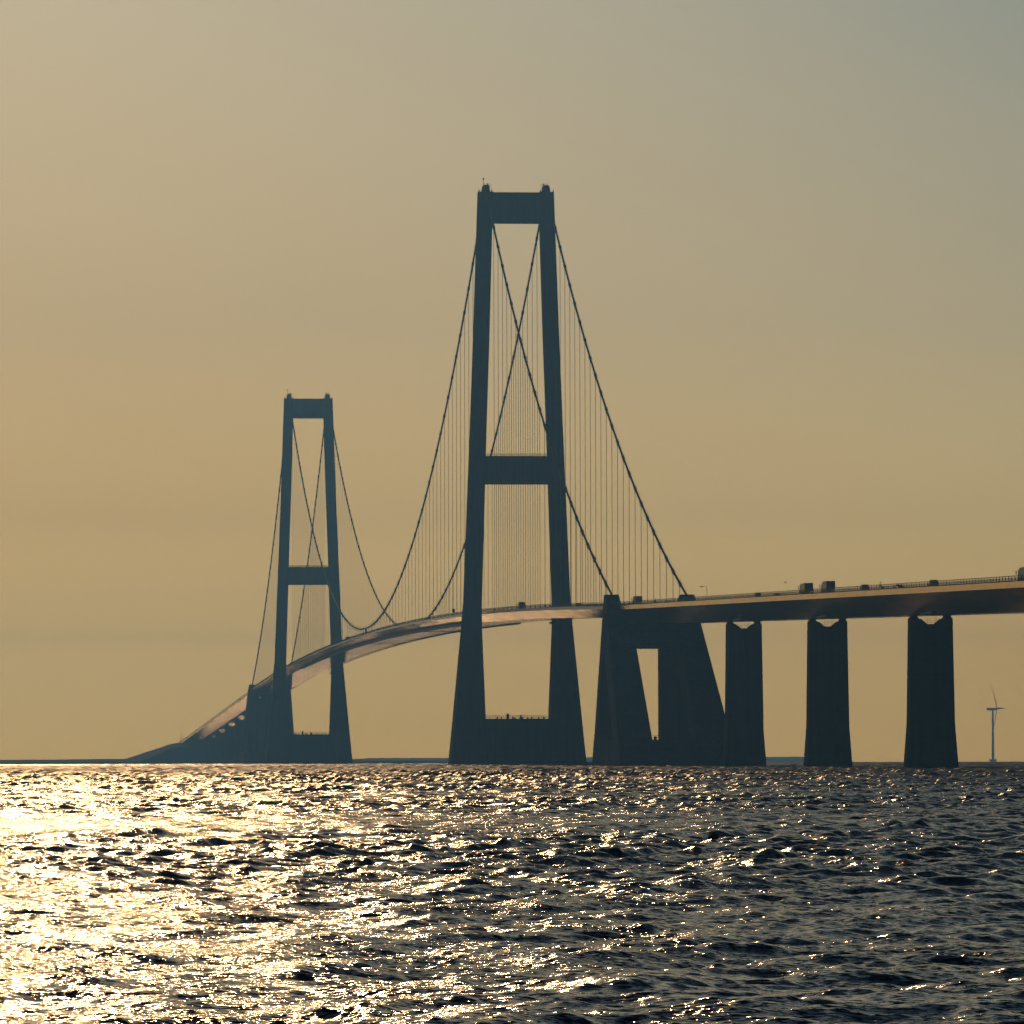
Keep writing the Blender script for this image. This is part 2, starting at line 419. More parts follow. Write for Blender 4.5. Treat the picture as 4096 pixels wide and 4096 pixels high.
# ------------------------------------------------------------------ sea
def build_sea():
    rng = np.random.default_rng(7)
    az = [0.0]
    a = np.concatenate([np.linspace(-6.0, 6.0, 900)])
    outer = [6.0]; step = .018
    while outer[-1] < 180:
        step *= 1.09; outer.append(outer[-1]+step)
    outer = np.array(outer[1:-1]); outer = outer[outer < 178]
    a = np.radians(np.concatenate([-outer[::-1], a, outer]))
    rr = [1.5]
    while rr[-1] < 13000:
        r = rr[-1]
        k = .03 if r < 45 else (.0013 if r < 300 else (.0008 if r < 4500 else .003))
        rr.append(r*(1+k))
    r = np.array(rr); nr, na = len(r), len(a)
    RR, AA = np.meshgrid(r, a, indexing='ij')
    RR = RR.astype(np.float32); AA = AA.astype(np.float32)
    X, Y = RR*np.sin(AA), RR*np.cos(AA)
    dr = np.gradient(r)
    da = np.abs(np.gradient(a))
    Z = -(RR.astype(np.float64)**2)/(2*R_EARTH); Z = Z.astype(np.float32)
    DX = np.zeros_like(X); DY = np.zeros_like(X)
    # long patches of livelier and calmer sea
    env = 1 + .25*np.sin(X*.021+Y*.013+1.0)*np.sin(X*.009-Y*.017+.4)+.18*np.sin(X*.05-Y*.031+2.)
    n = 110
    lam = np.exp(rng.uniform(math.log(.42), math.log(11), n))
    main = math.radians(166)              # waves run roughly from upper left to lower right
    for i in range(n):
        L = lam[i]; k = 2*math.pi/L
        th = main + rng.normal()*(.36 if L > 3 else .85)
        steep = .031*(1.0 if L < 2.5 else (2.5/L)**.72)*rng.uniform(.6, 1.4)
        if i < 5: L = (14, 17, 20, 24, 12)[i]; k = 2*math.pi/L; th = main+.15*(i-2); steep = .011
        A = steep/k; ph = rng.uniform(0, 2*math.pi)
        cx, cyy = math.cos(th), math.sin(th)
        r1 = int(np.searchsorted(dr, L/2.0))           # rings too coarse for this wave do not carry it
        c = np.nonzero(da*40 < L/2.0)[0]; c0, c1 = c[0], c[-1]+1
        cell = np.maximum(dr[:r1, None], da[None, c0:c1]*r[:r1, None])
        w = np.clip((L/cell-2.0)/1.2, 0, 1).astype(np.float32)*env[:r1, c0:c1]
        w *= (1+(1.15 if L > 2 else .3)*np.clip((r[:r1, None]-250)/900, 0, 1)).astype(np.float32)      # livelier sea out in the open strait
        p = (np.float32(k*cx)*X[:r1, c0:c1]+np.float32(k*cyy)*Y[:r1, c0:c1]+np.float32(ph))
        S, C_ = np.sin(p), np.cos(p)
        Z[:r1, c0:c1] += A*w*C_
        DX[:r1, c0:c1] -= .9*A*cx*w*S; DY[:r1, c0:c1] -= .9*A*cyy*w*S
    X2, Y2 = X+DX, Y+DY
    co = np.stack([X2, Y2, Z], -1).reshape(-1, 3).astype(np.float32)
    idx = np.arange(nr*na).reshape(nr, na)
    q = np.stack([idx[:-1, :-1], idx[:-1, 1:], idx[1:, 1:], idx[1:, :-1]], -1).reshape(-1, 4)
    # close the circle behind the camera
    b = np.stack([idx[:-1, -1], idx[:-1, 0], idx[1:, 0], idx[1:, -1]], -1)
    q = np.concatenate([q, b]).astype(np.int32)
    me = bpy.data.meshes.new('sea')
    me.vertices.add(len(co)); me.vertices.foreach_set('co', co.ravel())
    me.loops.add(q.size); me.loops.foreach_set('vertex_index', q.ravel())
    me.polygons.add(len(q)); me.polygons.foreach_set('loop_start', np.arange(0, q.size, 4, dtype=np.int32))
    me.polygons.foreach_set('loop_total', np.full(len(q), 4, dtype=np.int32))
    me.polygons.foreach_set('use_smooth', np.ones(len(q), dtype=bool))
    at = me.attributes.new('reach', 'FLOAT', 'POINT'); at.data.foreach_set('value', RR.ravel().astype(np.float32))
    me.update()
    me.materials.append(M['sea'])
    o = bpy.data.objects.new('water', me); col.objects.link(o); tag(o, kind='structure')
    print('sea verts', len(co), 'up', me.polygons[0].normal.z)
build_sea()

# ------------------------------------------------------------------ haze
def build_haze():
    m = bpy.data.materials.new('haze'); m.use_nodes = True
    n, l = m.node_tree.nodes, m.node_tree.links
    n.remove(n['Principled BSDF'])
    v = n.new('ShaderNodeVolumePrincipled')
    v.inputs['Color'].default_value = (.135, .40, 1.0, 1)
    v.inputs['Density'].default_value = 1.2e-4
    v.inputs['Anisotropy'].default_value = .75
    l.new(v.outputs[0], n['Material Output'].inputs['Volume'])
    M['haze'] = m
    b = MB(); b.box(-14000, 14000, -1500, 13900, -60, 264)
    tag(b.build('haze', 'haze'), kind='stuff')
build_haze()

# ------------------------------------------------------------------ far land
def wob(rng, n, amp, k):
    x = np.linspace(0, 1, n); y = np.zeros(n)
    for i in range(1, k):
        y += rng.normal()*np.sin(2*np.pi*i*x+rng.uniform(0, 6.28))/i**.8
    return amp*y/ max(1e-6, np.abs(y).max())
def build_hills():
    rng = np.random.default_rng(3); n = 160
    x0, x1 = -345, 625; D = 12600.0
    xs = np.linspace(x0, x1, n); top = 2.1+wob(rng, n, .55, 60)+wob(rng, n, .7, 9)
    b = MB()
    edge = np.clip(np.minimum((xs-x0)/60, (x1-xs)/50), 0, 1)**.5
    rows = [(0, -14), (25, .35), (90, .85), (300, 1.0), (700, .9), (1200, -14)]
    V = []
    for dy, f in rows:
        for i in range(n):
            z = -14 if f < 0 else (-4+(top[i]+4)*f*edge[i])
            V.append((xs[i], D+dy, z))
    F = [(j*n+i, j*n+i+1, (j+1)*n+i+1, (j+1)*n+i) for j in range(len(rows)-1) for i in range(n-1)]
    b.mesh(V, F); tag(b.build('hills', 'hills'), kind='structure')
build_hills()

def build_island():
    """low island at the far end of the bridge, its road embankment climbing to the last span"""
    rng = np.random.default_rng(5)
    ns, nl = 230, 60
    S = np.linspace(3560, 7600, ns); L = np.concatenate([np.linspace(-520, -60, 22), np.linspace(-50, 50, 22), np.linspace(60, 420, 16)])
    rough = wob(rng, ns, .7, 60)
    V = []
    for i, s in enumerate(S):
        ridge = np.interp(s, [3560, 3700, 4250, 4700, 5200, 5700, 6400, 7600], [16, 21.0, 16.2, 10.6, 6.2, 4.5, 3.8, 3.4])
        for lat in L:
            u = abs(lat+2)
            f = max(0.0, 1-(max(0, u-12)/55.0))
            f = f*f*(3-2*f)
            broad = np.interp(u, [0, 200, 420, 520], [4.2, 3.2, 1.2, -3.0])*np.interp(s, [3560, 3900, 7000, 7600], [.5, 1, 1, .2])
            z = max(broad, ridge*f) + rough[i]*min(1, u/20)*.8 + .35*math.sin(s*.11+lat*.2)
            if lat < -500 or lat > 400 or s < 3570: z = -8
            V.append(W(s, lat, z))
    nL = len(L)
    F = [(i*nL+j, i*nL+j+1, (i+1)*nL+j+1, (i+1)*nL+j) for i in range(ns-1) for j in range(nL-1)]
    b = MB(); b.mesh(V, F); tag(b.build('island', 'land', smooth=True), kind='structure')
    # the long low shore running out to the left
    n = 260; xs = np.linspace(-1750, -420, n)
    top = 4.3+wob(rng, n, .5, 60)+wob(rng, n, .4, 8)+.9*np.clip((xs+1300)/500, 0, 1)
    V = []
    rows = [(0, -9), (12, .35), (60, .8), (200, 1.0), (420, 1.0), (600, -9)]
    for dy, f in rows:
        for i in range(n):
            y = 7050+dy+.18*(xs[i]+420)*-1
            z = -9 if f < 0 else top[i]*f
            V.append((xs[i], y, z-curve_drop(xs[i], y)))
    F = [(j*n+i, j*n+i+1, (j+1)*n+i+1, (j+1)*n+i) for j in range(len(rows)-1) for i in range(n-1)]
    b = MB(); b.mesh(V, F); tag(b.build('coast', 'land'), kind='structure')
build_island()

# ------------------------------------------------------------------ pylons
def ring(x0, x1, y0, y1, z, c=.35):
    return [(x0+c, y0, z), (x1-c, y0, z), (x1, y0+c, z), (x1, y1-c, z), (x1-c, y1, z), (x0+c, y1, z), (x0, y1-c, z), (x0, y0+c, z)]
PY = [(-6, 30.6, 13.3, 20), (20.5, 28.1, 14.5, 16), (60.5, 24.6, 15.75, 8.2), (72, 23.6, 15.75, 7.8), (151, 20.4, 13.4, 7.2),
      (190, 18.95, 12.05, 6.9), (254, 16.8, 10.25, 6.4)]
def pyl(z, k):
    return float(np.interp(z, [p[0] for p in PY], [p[k] for p in PY]))
def make_pylon(label):
    t = thing('bridge_pylon', W(0, 0), AL, label, 'bridge pylon', 'H shaped bridge pylons')
    for sgn in (-1, 1):
        b = MB(); rings = []
        for z, o, i, d in PY:
            x0, x1 = (-o, -i) if sgn < 0 else (i, o)
            rings.append(ring(x0, x1, -d/2, d/2, z, .5))
        b.loft(rings); b.build('leg', 'concrete', t)
    for nm, z0, z1 in (('top_crossbeam', 240.2, 253.8), ('middle_crossbeam', 124.3, 136.7)):
        i0, i1 = pyl(z0, 2), pyl(z1, 2); d = pyl(z0, 3)/2-.5
        b = MB(); b.hexa([(-i0-.5, -d, z0), (i0+.5, -d, z0), (i0+.5, d, z0), (-i0-.5, d, z0)],
                         [(-i1-.5, -d, z1), (i1+.5, -d, z1), (i1+.5, d, z1), (-i1-.5, d, z1)])
        b.build(nm, 'concrete', t)
    b = MB(); b.hexa([(-15, -9.2, -6), (15, -9.2, -6), (15, 9.2, -6), (-15, 9.2, -6)],
                     [(-15.2, -7.4, 20.5), (15.2, -7.4, 20.5), (15.2, 7.4, 20.5), (-15.2, 7.4, 20.5)])
    b.build('plinth', 'concrete', t)
    # railings: plinth and middle beam
    def railing(name, z, half, yy, hgt, rails, post):
        b = MB()
        for y in (-yy, yy):
            for k in range(rails):
                zz = z+hgt*(k+1)/rails; b.bar((-half, y, zz), (half, y, zz), .07)
            x = -half
            while x <= half:
                b.bar((x, y, z), (x, y, z+hgt), .07); x += post
        return b.build(name, 'rail', t)
    railing('plinth_railing', 20.5, 14.2, 7.1, 1.5, 3, 2.6)
    railing('beam_railing', 136.7, 13.4, 2.9, 1.15, 4, 1.3)
    # gear on the plinth: a hut, a lifting frame and low cabinets
    b = MB(); b.box(-5.1, -3.9, -5, -3.4, 20.5, 22.5, (.05, .05)); b.box(-5.0, -4.0, -4.8, -3.6, 22.5, 22.8, (.2, .2)); b.build('equipment_hut', 'dark', t)
    b = MB(); b.bar((1.2, -4, 20.5), (1.2, -4, 21.9), .5); b.bar((-1.0, -4, 22.0), (2.8, -4, 22.05), .25)
    b.box(.6, 2.4, -4.8, -3.6, 20.5, 21.5, (.3, .3)); b.build('lifting_frame', 'dark', t)
    for x in (-9.2, -7.4, -2.3, -1.4, 4.3, 6.1, 9.2, 11.4):
        b = MB(); b.box(x-.35, x+.35, -5, -4.2, 20.5, 21.1+.3*((x*7) % 1), (.05, .05)); b.build('cabinet', 'dark', t)
    for sgn in (-1, 1):
        cx = 13.4*sgn
        b = MB(); b.box(cx-1.75, cx+1.75, -4.6, 4.6, 253.8, 256.7, (.45, 1.0)); b.box(cx-1.1, cx+1.1, -2.6, 2.6, 256.7, 257.1, (.3, .4))
        h = b.build('saddle_housing', 'concrete', t)
        b = MB()
        # ladder cage and rails on the inner side
        ix = cx-1.55*sgn
        for dx in (0, .7):
            b.bar((ix-dx*sgn, -2, 255.6), (ix-dx*sgn-.1*sgn, -2, 257.6), .08)
        for k in range(5):
            b.bar((ix, -2, 255.7+k*.45), (ix-.8*sgn, -2, 255.7+k*.45), .07)
        for x in (-1.1, -.4, .5, 1.1):
            b.bar((cx+x, 0, 257), (cx+x, 0, 257.9), .12)
        b.bar((cx-1.1, 0, 257.7), (cx+1.1, 0, 257.7), .08)
        b.bar((cx-.9*sgn, 0, 257.0), (cx-.9*sgn, 0, 258.1), .35)
        b.bar((ix, -2, 256.9), (cx-1.0*sgn, 0, 257.3), .14); b.build('ladder_cage', 'rail', h)
        for x in (cx+3.1*sgn, cx-2.6*sgn):
            b = MB(); b.box(x-.35, x+.35, -2.6, -2.0, 253.8, 255.1, (.25, .1)); b.build('floodlight', 'dark', t)
        b = MB()
        if sgn < 0:
            b.tube([(cx-1.0, 0, 256.6), (cx-.95, 0, 259.3)], .13, 6); b.tube([(cx-.95, 0, 259.3), (cx-.95, 0, 260.3)], [.12, .45], 8)
            b.build('aviation_beacon', 'dark', t)
        else:
            b.tube([(cx+.9, 0, 258), (cx+.9, 0, 260.4)], .06, 6); b.build('lightning_rod', 'dark', t)
    b = MB(); b.box(15.0, 16.9, -5.4, -3.9, 62.6, 64.6); b.bar((14.2, -4.6, 64.6), (15.2, -4.6, 65.8), .25)
    for x in (15.0, 15.9, 16.8): b.bar((x, -5.4, 64.6), (x, -5.4, 65.8), .1)
    b.box(14.0, 15.2, -5.4, -3.9, 62.4, 63.2)
    b.build('access_platform', 'dark', t)
    b = MB(); b.box(-23.2, -22.2, -5.2, -4.2, 58.6, 59.3, (.2, .1)); b.build('bracket', 'dark', t)
    return t
p0 = make_pylon('nearer and larger of the two concrete pylons, its base just left of the anchor block')
p1 = copy_tree(p0); p1.location = W(1624, 0)
p1['label'] = 'farther, hazier and smaller looking concrete pylon standing left of the big one'

# ------------------------------------------------------------------ anchor blocks
def make_block():
    t = thing('anchor_block', W(-531, 0), AL, 'concrete anchor block with two slanting walls under the deck end, right of the big pylon', 'anchor block', 'concrete anchor blocks')
    def out(z): return 16.0+4.4*(1-min(z, 62)/62)
    def prism(prof, name, sgn, inner, mat='concrete_dark'):
        b = MB(); n = len(prof)
        A = [(sgn*out(z), y, z) for y, z in prof]; B = [(sgn*(inner(z)), y, z) for y, z in prof]
        if sgn > 0: A, B = B, A
        # A is the left face, B the right face (profile runs front-bottom clockwise seen from the left)
        b.mesh(A+B, [tuple(range(n)), tuple(reversed(range(n, 2*n)))]+[(k, n+k, n+(k+1) % n, (k+1) % n) for k in range(n)])
        o = b.build(name, mat, t)
        bm_fix(o); return o
    low = lambda z: 7.9
    for sgn in (-1, 1):
        prism([(0, 9.3), (0, 50.9), (-9, 50.9), (-9, 9.3)], 'rear_leg', sgn, (lambda z: 6.9) if sgn < 0 else (lambda z: 3.5))
        prism([(-9, 42.5), (-66, 9.3), (-84, 9.3), (-20, 50.9), (-9, 50.9)], 'front_leg', sgn, low)
        prism([(0, 50.9), (0, 61.6), (-6.5, 61.6), (-11, 58.0), (-11, 57.8), (-15.5, 57.7), (-20, 50.9)], 'cable_housing', sgn, lambda z: min(10.9, max(7.9, 5.7+(z-50.9)*1.396))+.06*max(0, z-55))
    def slab(name, prof, hw):
        b = MB(); n = len(prof)
        A = [(-hw(z), y, z) for y, z in prof]; B = [(hw(z), y, z) for y, z in prof]
        b.mesh(A+B, [tuple(range(n)), tuple(reversed(range(n, 2*n)))]+[(k, n+k, n+(k+1) % n, (k+1) % n) for k in range(n)])
        o = b.build(name, 'concrete_dark', t); bm_fix(o)
    slab('base', [(1, -6), (1, 9.3), (-84.5, 9.3), (-101, -6)], out)
    slab('cross_wall', [(-9.01, 42.0), (-9.01, 50.7), (-20, 50.7), (-33, 42.0)], lambda z: 8.2)
    b = MB()
    for x in (-6.8, -4.2, 4.0, 6.8):
        b.bar((x, -81, 9.3), (x, -81, 10.7), .12)
    for z in (10.0, 10.7): b.bar((-7.5, -81, z), (7.5, -81, z), .1)
    b.box(-6.9, -6.0, -80.5, -79.5, 9.3, 10.4); b.build('base_railing', 'rail', t)
    return t
def bm_fix(o):
    import bmesh
    bm = bmesh.new(); bm.from_mesh(o.data); bmesh.ops.recalc_face_normals(bm, faces=bm.faces); bm.to_mesh(o.data); bm.free()
blk = make_block()
b2 = copy_tree(blk); b2.location = W(1624+531, 0); b2.rotation_euler.z = AL+math.pi
b2['label'] = 'far hazy anchor block at the foot of the cables, left of the smaller pylon'

# ------------------------------------------------------------------ decks
def deck(name, s0, s1, prof, label, cat, mats, rails, step=8.0, edge_lat=13.0, post_near=4.3, left_rail_h=1.27):
    """prof: right half profile from top edge down to the bottom corner, list of (lat, dz)"""
    t = thing(name, W((s0+s1)/2, 0, 0), AL, label, cat)
    sm = (s0+s1)/2
    base = W(sm, 0, 0)
    def Lc(s, lat, z):
        p = W(s, lat, z)
        return Vector((lat, s-sm, p.z-base.z))
    n = int((s1-s0)/step)+1; S = np.linspace(s0, s1, n)
    etop, enose, ebot = prof
    def strip(nm, mat, pts, closed=False):
        b = MB()
        vv = [0.0]
        for k in range(1, len(pts)): vv.append(vv[-1]+math.dist(pts[k-1], pts[k]))
        m_ = len(pts)
        rows = [[Lc(s, p[0], zdeck(s)+p[1]) for p in pts] for s in S]
        V = [q for r in rows for q in r]; F = []; UV = []
        for i in range(n-1):
            for k in range(m_-1 if not closed else m_):
                k2 = (k+1) % m_
                F.append((i*m_+k, (i+1)*m_+k, (i+1)*m_+k2, i*m_+k2))
                v2 = vv[k2] if k2 else vv[-1]+2
                UV += [(S[i], vv[k]), (S[i+1], vv[k]), (S[i+1], v2), (S[i], v2)]
        b.v = [tuple(q) for q in V]; b.f = F; b.uv = UV
        return b.build(nm, mat, t)
    g = [(-etop[0]+.02, -.30), (-enose[0]+.02, enose[1]-.03), (-ebot[0], ebot[1]), (ebot[0], ebot[1]), (enose[0]-.02, enose[1]-.03), (etop[0]-.02, -.30)]
    strip('box_girder', mats[0], g)
    for sg in (-1, 1):
        strip('edge_beam', mats[1], [(sg*(etop[0]-.35), -.26), (sg*(etop[0]-.35), 0), (sg*etop[0], 0), (sg*enose[0], enose[1]), (sg*(enose[0]-.3), enose[1])])
    strip('road_surface', 'asphalt', [(-etop[0]+.36, -.22), (-.8, 0.02), (.8, .02), (etop[0]-.36, -.22)])
    # railings and crash barriers
    def rail(nm, lat, z0, heights, post, th, ph):
        b = MB()
        nn = max(2, int((s1-s0)/24)); SS = np.linspace(s0, s1, nn)
        for i in range(nn-1):
            for h, w in zip(heights, th):
                b.bar(Lc(SS[i], lat, zdeck(SS[i])+z0+h), Lc(SS[i+1], lat, zdeck(SS[i+1])+z0+h), .08, w)
        s = s0
        while s < s1:
            b.bar(Lc(s, lat, zdeck(s)+z0), Lc(s, lat, zdeck(s)+z0+ph), .16, .22); s += post
        return b.build(nm, 'rail', t)
    for sg in (-1, 1):
        rail('railing', sg*(etop[0]-.17), 0, rails[0], post_near, rails[1], rails[0][-1])
    rail('central_barrier', 0, 0.02, (.45, .8), 4.0, (.2, .25), .8)
    return t, Lc, sm
AP = [(13.0, 0), (13.0, -1.4), (5.6, -6.7)]
SU = [(14.3, 0), (15.5, -1.2), (9.5, -4.34)]
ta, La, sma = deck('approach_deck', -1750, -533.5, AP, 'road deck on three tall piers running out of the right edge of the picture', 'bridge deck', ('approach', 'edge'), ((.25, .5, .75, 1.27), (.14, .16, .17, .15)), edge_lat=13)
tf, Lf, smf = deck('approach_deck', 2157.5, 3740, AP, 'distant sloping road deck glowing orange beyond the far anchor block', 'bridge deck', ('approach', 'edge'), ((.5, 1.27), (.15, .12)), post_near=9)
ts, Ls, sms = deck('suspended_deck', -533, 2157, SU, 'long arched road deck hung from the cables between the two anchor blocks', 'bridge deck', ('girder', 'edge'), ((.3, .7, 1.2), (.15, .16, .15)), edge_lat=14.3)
# wind vanes below the corners of the main span
for sg in (-1, 1):
    b = MB(); S = np.linspace(100, 1524, 140); pts = [(9.35, -4.75), (9.75, -5.05), (10.9, -4.55), (11.6, -3.95), (11.45, -3.9), (10.7, -4.35), (9.7, -4.8)]
    m_ = len(pts); V = [Ls(s, sg*p[0], zdeck(s)+p[1]) for s in S for p in pts]
    F = [(i*m_+k, i*m_+(k+1) % m_, (i+1)*m_+(k+1) % m_, (i+1)*m_+k) for i in range(len(S)-1) for k in range(m_)]
    b.mesh(V, F); b.build('guide_vane', 'dark', ts)
# inspection hatches on the sloping webs by the piers
for i, s in enumerate((-850, -1043, -1236)):
    b = MB()
    p = La(s, -6.6, zdeck(s)-6.1)
    b.box(p.x-.9, p.x+.3, p.y-9, p.y+9, p.z-.25, p.z+.1); b.build('inspection_walkway', 'dark', ta)

# ------------------------------------------------------------------ piers
def make_pier(s, label, group=None, shape=None):
    t = thing('bridge_pier', W(s, 0), AL, label, 'bridge pier', group)
    zt = zdeck(s)-6.7-.85
    zk = min(11.7, zt*.4)
    b = MB(); zn = zt-1.35
    b.loft([ring(-7.1, 7.1, -4.2, 4.2, -6, .5), ring(-5.85, 5.85, -3.3, 3.3, zk, .4), ring(-5.45, 5.45, -3.0, 3.0, zn, .35)])
    # shoulders either side of the notch
    for sg in (-1, 1):
        pr = [(1.15*sg, zn-.01), (2.75*sg, zt), (5.43*sg, zt), (5.43*sg, zn-.01)]
        A = [(x, -2.9, z) for x, z in pr]; B = [(x, 2.9, z) for x, z in pr]
        b.mesh(A+B, [(0, 1, 2, 3), (7, 6, 5, 4)]+[(k, k+4, (k+1) % 4+4, (k+1) % 4) for k in range(4)])
    o = b.build('shaft', 'concrete', t); bm_fix(o)
    for sg in (-1, 1):
        b = MB(); c = 4.35*sg
        b.box(c-1.15, c+1.15, -1.6, 1.6, zt, zt+.3); b.box(c-.9, c+.9, -1.3, 1.3, zt+.3, zt+.88); b.build('bearing', 'dark', t)
    b = MB()
    for z in (-.9, -.45, 0.05): b.bar((-2.4+abs(z)*.8, -2.6, zt+z), (2.4-abs(z)*.8, -2.6, zt+z), .07)
    for x in (-1.1, -.2, .9, 1.3): b.bar((x, -2.6, zn), (x, -2.6, zt+.1+(.75 if x > .5 else 0)), .07)
    b.build('notch_railing', 'rail', t)
    return t
make_pier(-808, 'first tall concrete pier to the right of the anchor block, partly touching its slanted wall', 'tall approach piers')
make_pier(-1001, 'middle of the three tall concrete piers, standing between two open gaps of sea', 'tall approach piers')
make_pier(-1194, 'widest looking concrete pier, rightmost of the three, next to the faint wind turbine', 'tall approach piers')
for k in range(8):
    make_pier(2159+85+193*k, 'one of the distant hazy piers merging together under the far sloping deck', 'distant approach piers')

# ------------------------------------------------------------------ cables and hangers
ZT = 256.0
def zcable(s):
    if s < 0:
        u = -s/535.0; return ZT+(61.5-ZT)*u - 4*19.0*u*(1-u)
    if s > 1624: return zcable(1624-s)
    u = s/1624.0; zm = zdeck(812)+3.4
    return ZT-4*(ZT-zm)*u*(1-u)
def make_cable(sg, label):
    t = thing('main_cable', W(812, sg*13.5, 0), AL, label, 'bridge cable', 'main suspension cables')
    base = W(812, sg*13.5, 0)
    def Lc(s, dl, z):
        return Vector((dl, s-812, W(s, sg*13.5, z).z-base.z))
    S = np.concatenate([np.linspace(-535, 0, 40), np.linspace(0, 1624, 110)[1:], np.linspace(1624, 2159, 40)[1:]])
    b = MB(); b.tube([Lc(s, 0, zcable(s)) for s in S], .43, 10)
    b.build('cable', 'cable', t, smooth=True)
    hs = [(-535+21.4*k) for k in range(1, 24)] + [24.0*k+20 for k in range(1, 66)] + [1624+21.4*k+22 for k in range(1, 24)]
    hand = MB(); clrest = MB()
    near = hs[:100]; rest = hs[100:]
    for s in hs:
        if zcable(s)-zdeck(s) < 1.5: continue
        d = (Lc(s+1, 0, zcable(s+1))-Lc(s-1, 0, zcable(s-1))).normalized()
        p = Lc(s, 0, zcable(s)); L = 1.3
        cl = MB() if s in near else clrest
        cl.tube([p-d*L, p+d*L], .62, 8)
        cl.bar(p-d*.3+Vector((0, 0, .5)), p-d*.3+Vector((0, 0, 1.2)), .2)
        cl.bar(p+Vector((0, 0, -1.5)), p, .5)
        if s in near: cl.build('cable_clamp', 'cable', t)
    tag(clrest.build('cable_clamps', 'cable', t), kind='stuff')
    for dx in (-.35, .35):      # hand ropes above the cable
        prev = None
        for s in S[::1]:
            q = Lc(s, dx, zcable(s)+1.35)
            if prev is not None: hand.bar(prev, q, .035)
            prev = q
    hand.build('hand_rope', 'rope', t)
    def hang(b, s):
        z1 = zcable(s)-.4; z0 = zdeck(s)-.1
        if z1-z0 < 1.0: return False
        for dy in (-.28, .28):
            b.tube([Lc(s+dy, 0, z0), Lc(s+dy, 0, z1)], .075, 5, cap=False)
        b.box(-.25, .25, s-812-.5, s-812+.5, Lc(s, 0, z0).z, Lc(s, 0, z0).z+.9)
        if z1-z0 > 60:
            zz = z0+ (z1-z0)*.22
        return True
    for s in near:
        b = MB()
        if hang(b, s): b.build('hanger', 'rope', t)
    b = MB()
    for s in rest: hang(b, s)
    tag(b.build('hangers', 'rope', t), kind='stuff')
    # the strut that ties cable and deck together at midspan
    b = MB(); z0 = zdeck(812)
    for ds in (-7, 7): b.bar(Lc(812+ds, 0, z0), Lc(812+ds*.15, 0, zcable(812)), .5)
    b.box(-.5, .5, -1.8, 1.8, Lc(812, 0, z0).z+1.4, Lc(812, 0, z0).z+3.7); b.build('centre_clamp', 'dark', t)
    return t
make_cable(-1, 'left hand suspension cable and hangers, ending on the left wall of the anchor block')
make_cable(1, 'right hand suspension cable and hangers, reaching the deck farther right')

# ------------------------------------------------------------------ reef of rocks between the big pylon and the anchor block
def build_reef():
    rng = np.random.default_rng(11)
    cx, cyy = 40.0, 2470.0
    t = thing('rock_reef', (cx, cyy, -curve_drop(cx, cyy)), 0, 'low dark rock bank on the waterline between the big pylon and the anchor block', 'rock reef')
    b = MB(); n = 60; xs = np.linspace(-36, 0.5, n)
    V = []; 
    for y, f in ((-12, -1), (-7, .5), (-2, 1), (5, .9), (12, -1)):
        for i, x in enumerate(xs):
            e = np.clip(min((x+36)/16, (1.5-x)/1.5), 0, 1)
            z = -2.5 if f < 0 else (1.35*f*e-.2+.18*rng.normal()*e)
            V.append((x, y, z))
    b.mesh(V, [(j*n+i, j*n+i+1, (j+1)*n+i+1, (j+1)*n+i) for j in range(4) for i in range(n-1)])
    b.build('bank', 'rock', t)
    b = MB()
    for k in range(120):
        x, y, r = rng.uniform(-30, 0), rng.uniform(-9, 3), rng.uniform(.4, .9)
        zz = .9 if abs(y+2) < 5 else .2
        pts = [(x+r*rng.uniform(.6, 1)*math.cos(a), y+r*math.sin(a)*rng.uniform(.6, 1), zz) for a in np.linspace(0, 5.2, 6)]
        top = [(p[0]*.5+x*.5, p[1]*.5+y*.5, zz+r*.55) for p in pts]
        b.mesh(pts+top, [(i, (i+1) % 6, (i+1) % 6+6, i+6) for i in range(6)]+[tuple(range(6, 12))])
    tag(b.build('boulders', 'rock', t), kind='stuff')
build_reef()

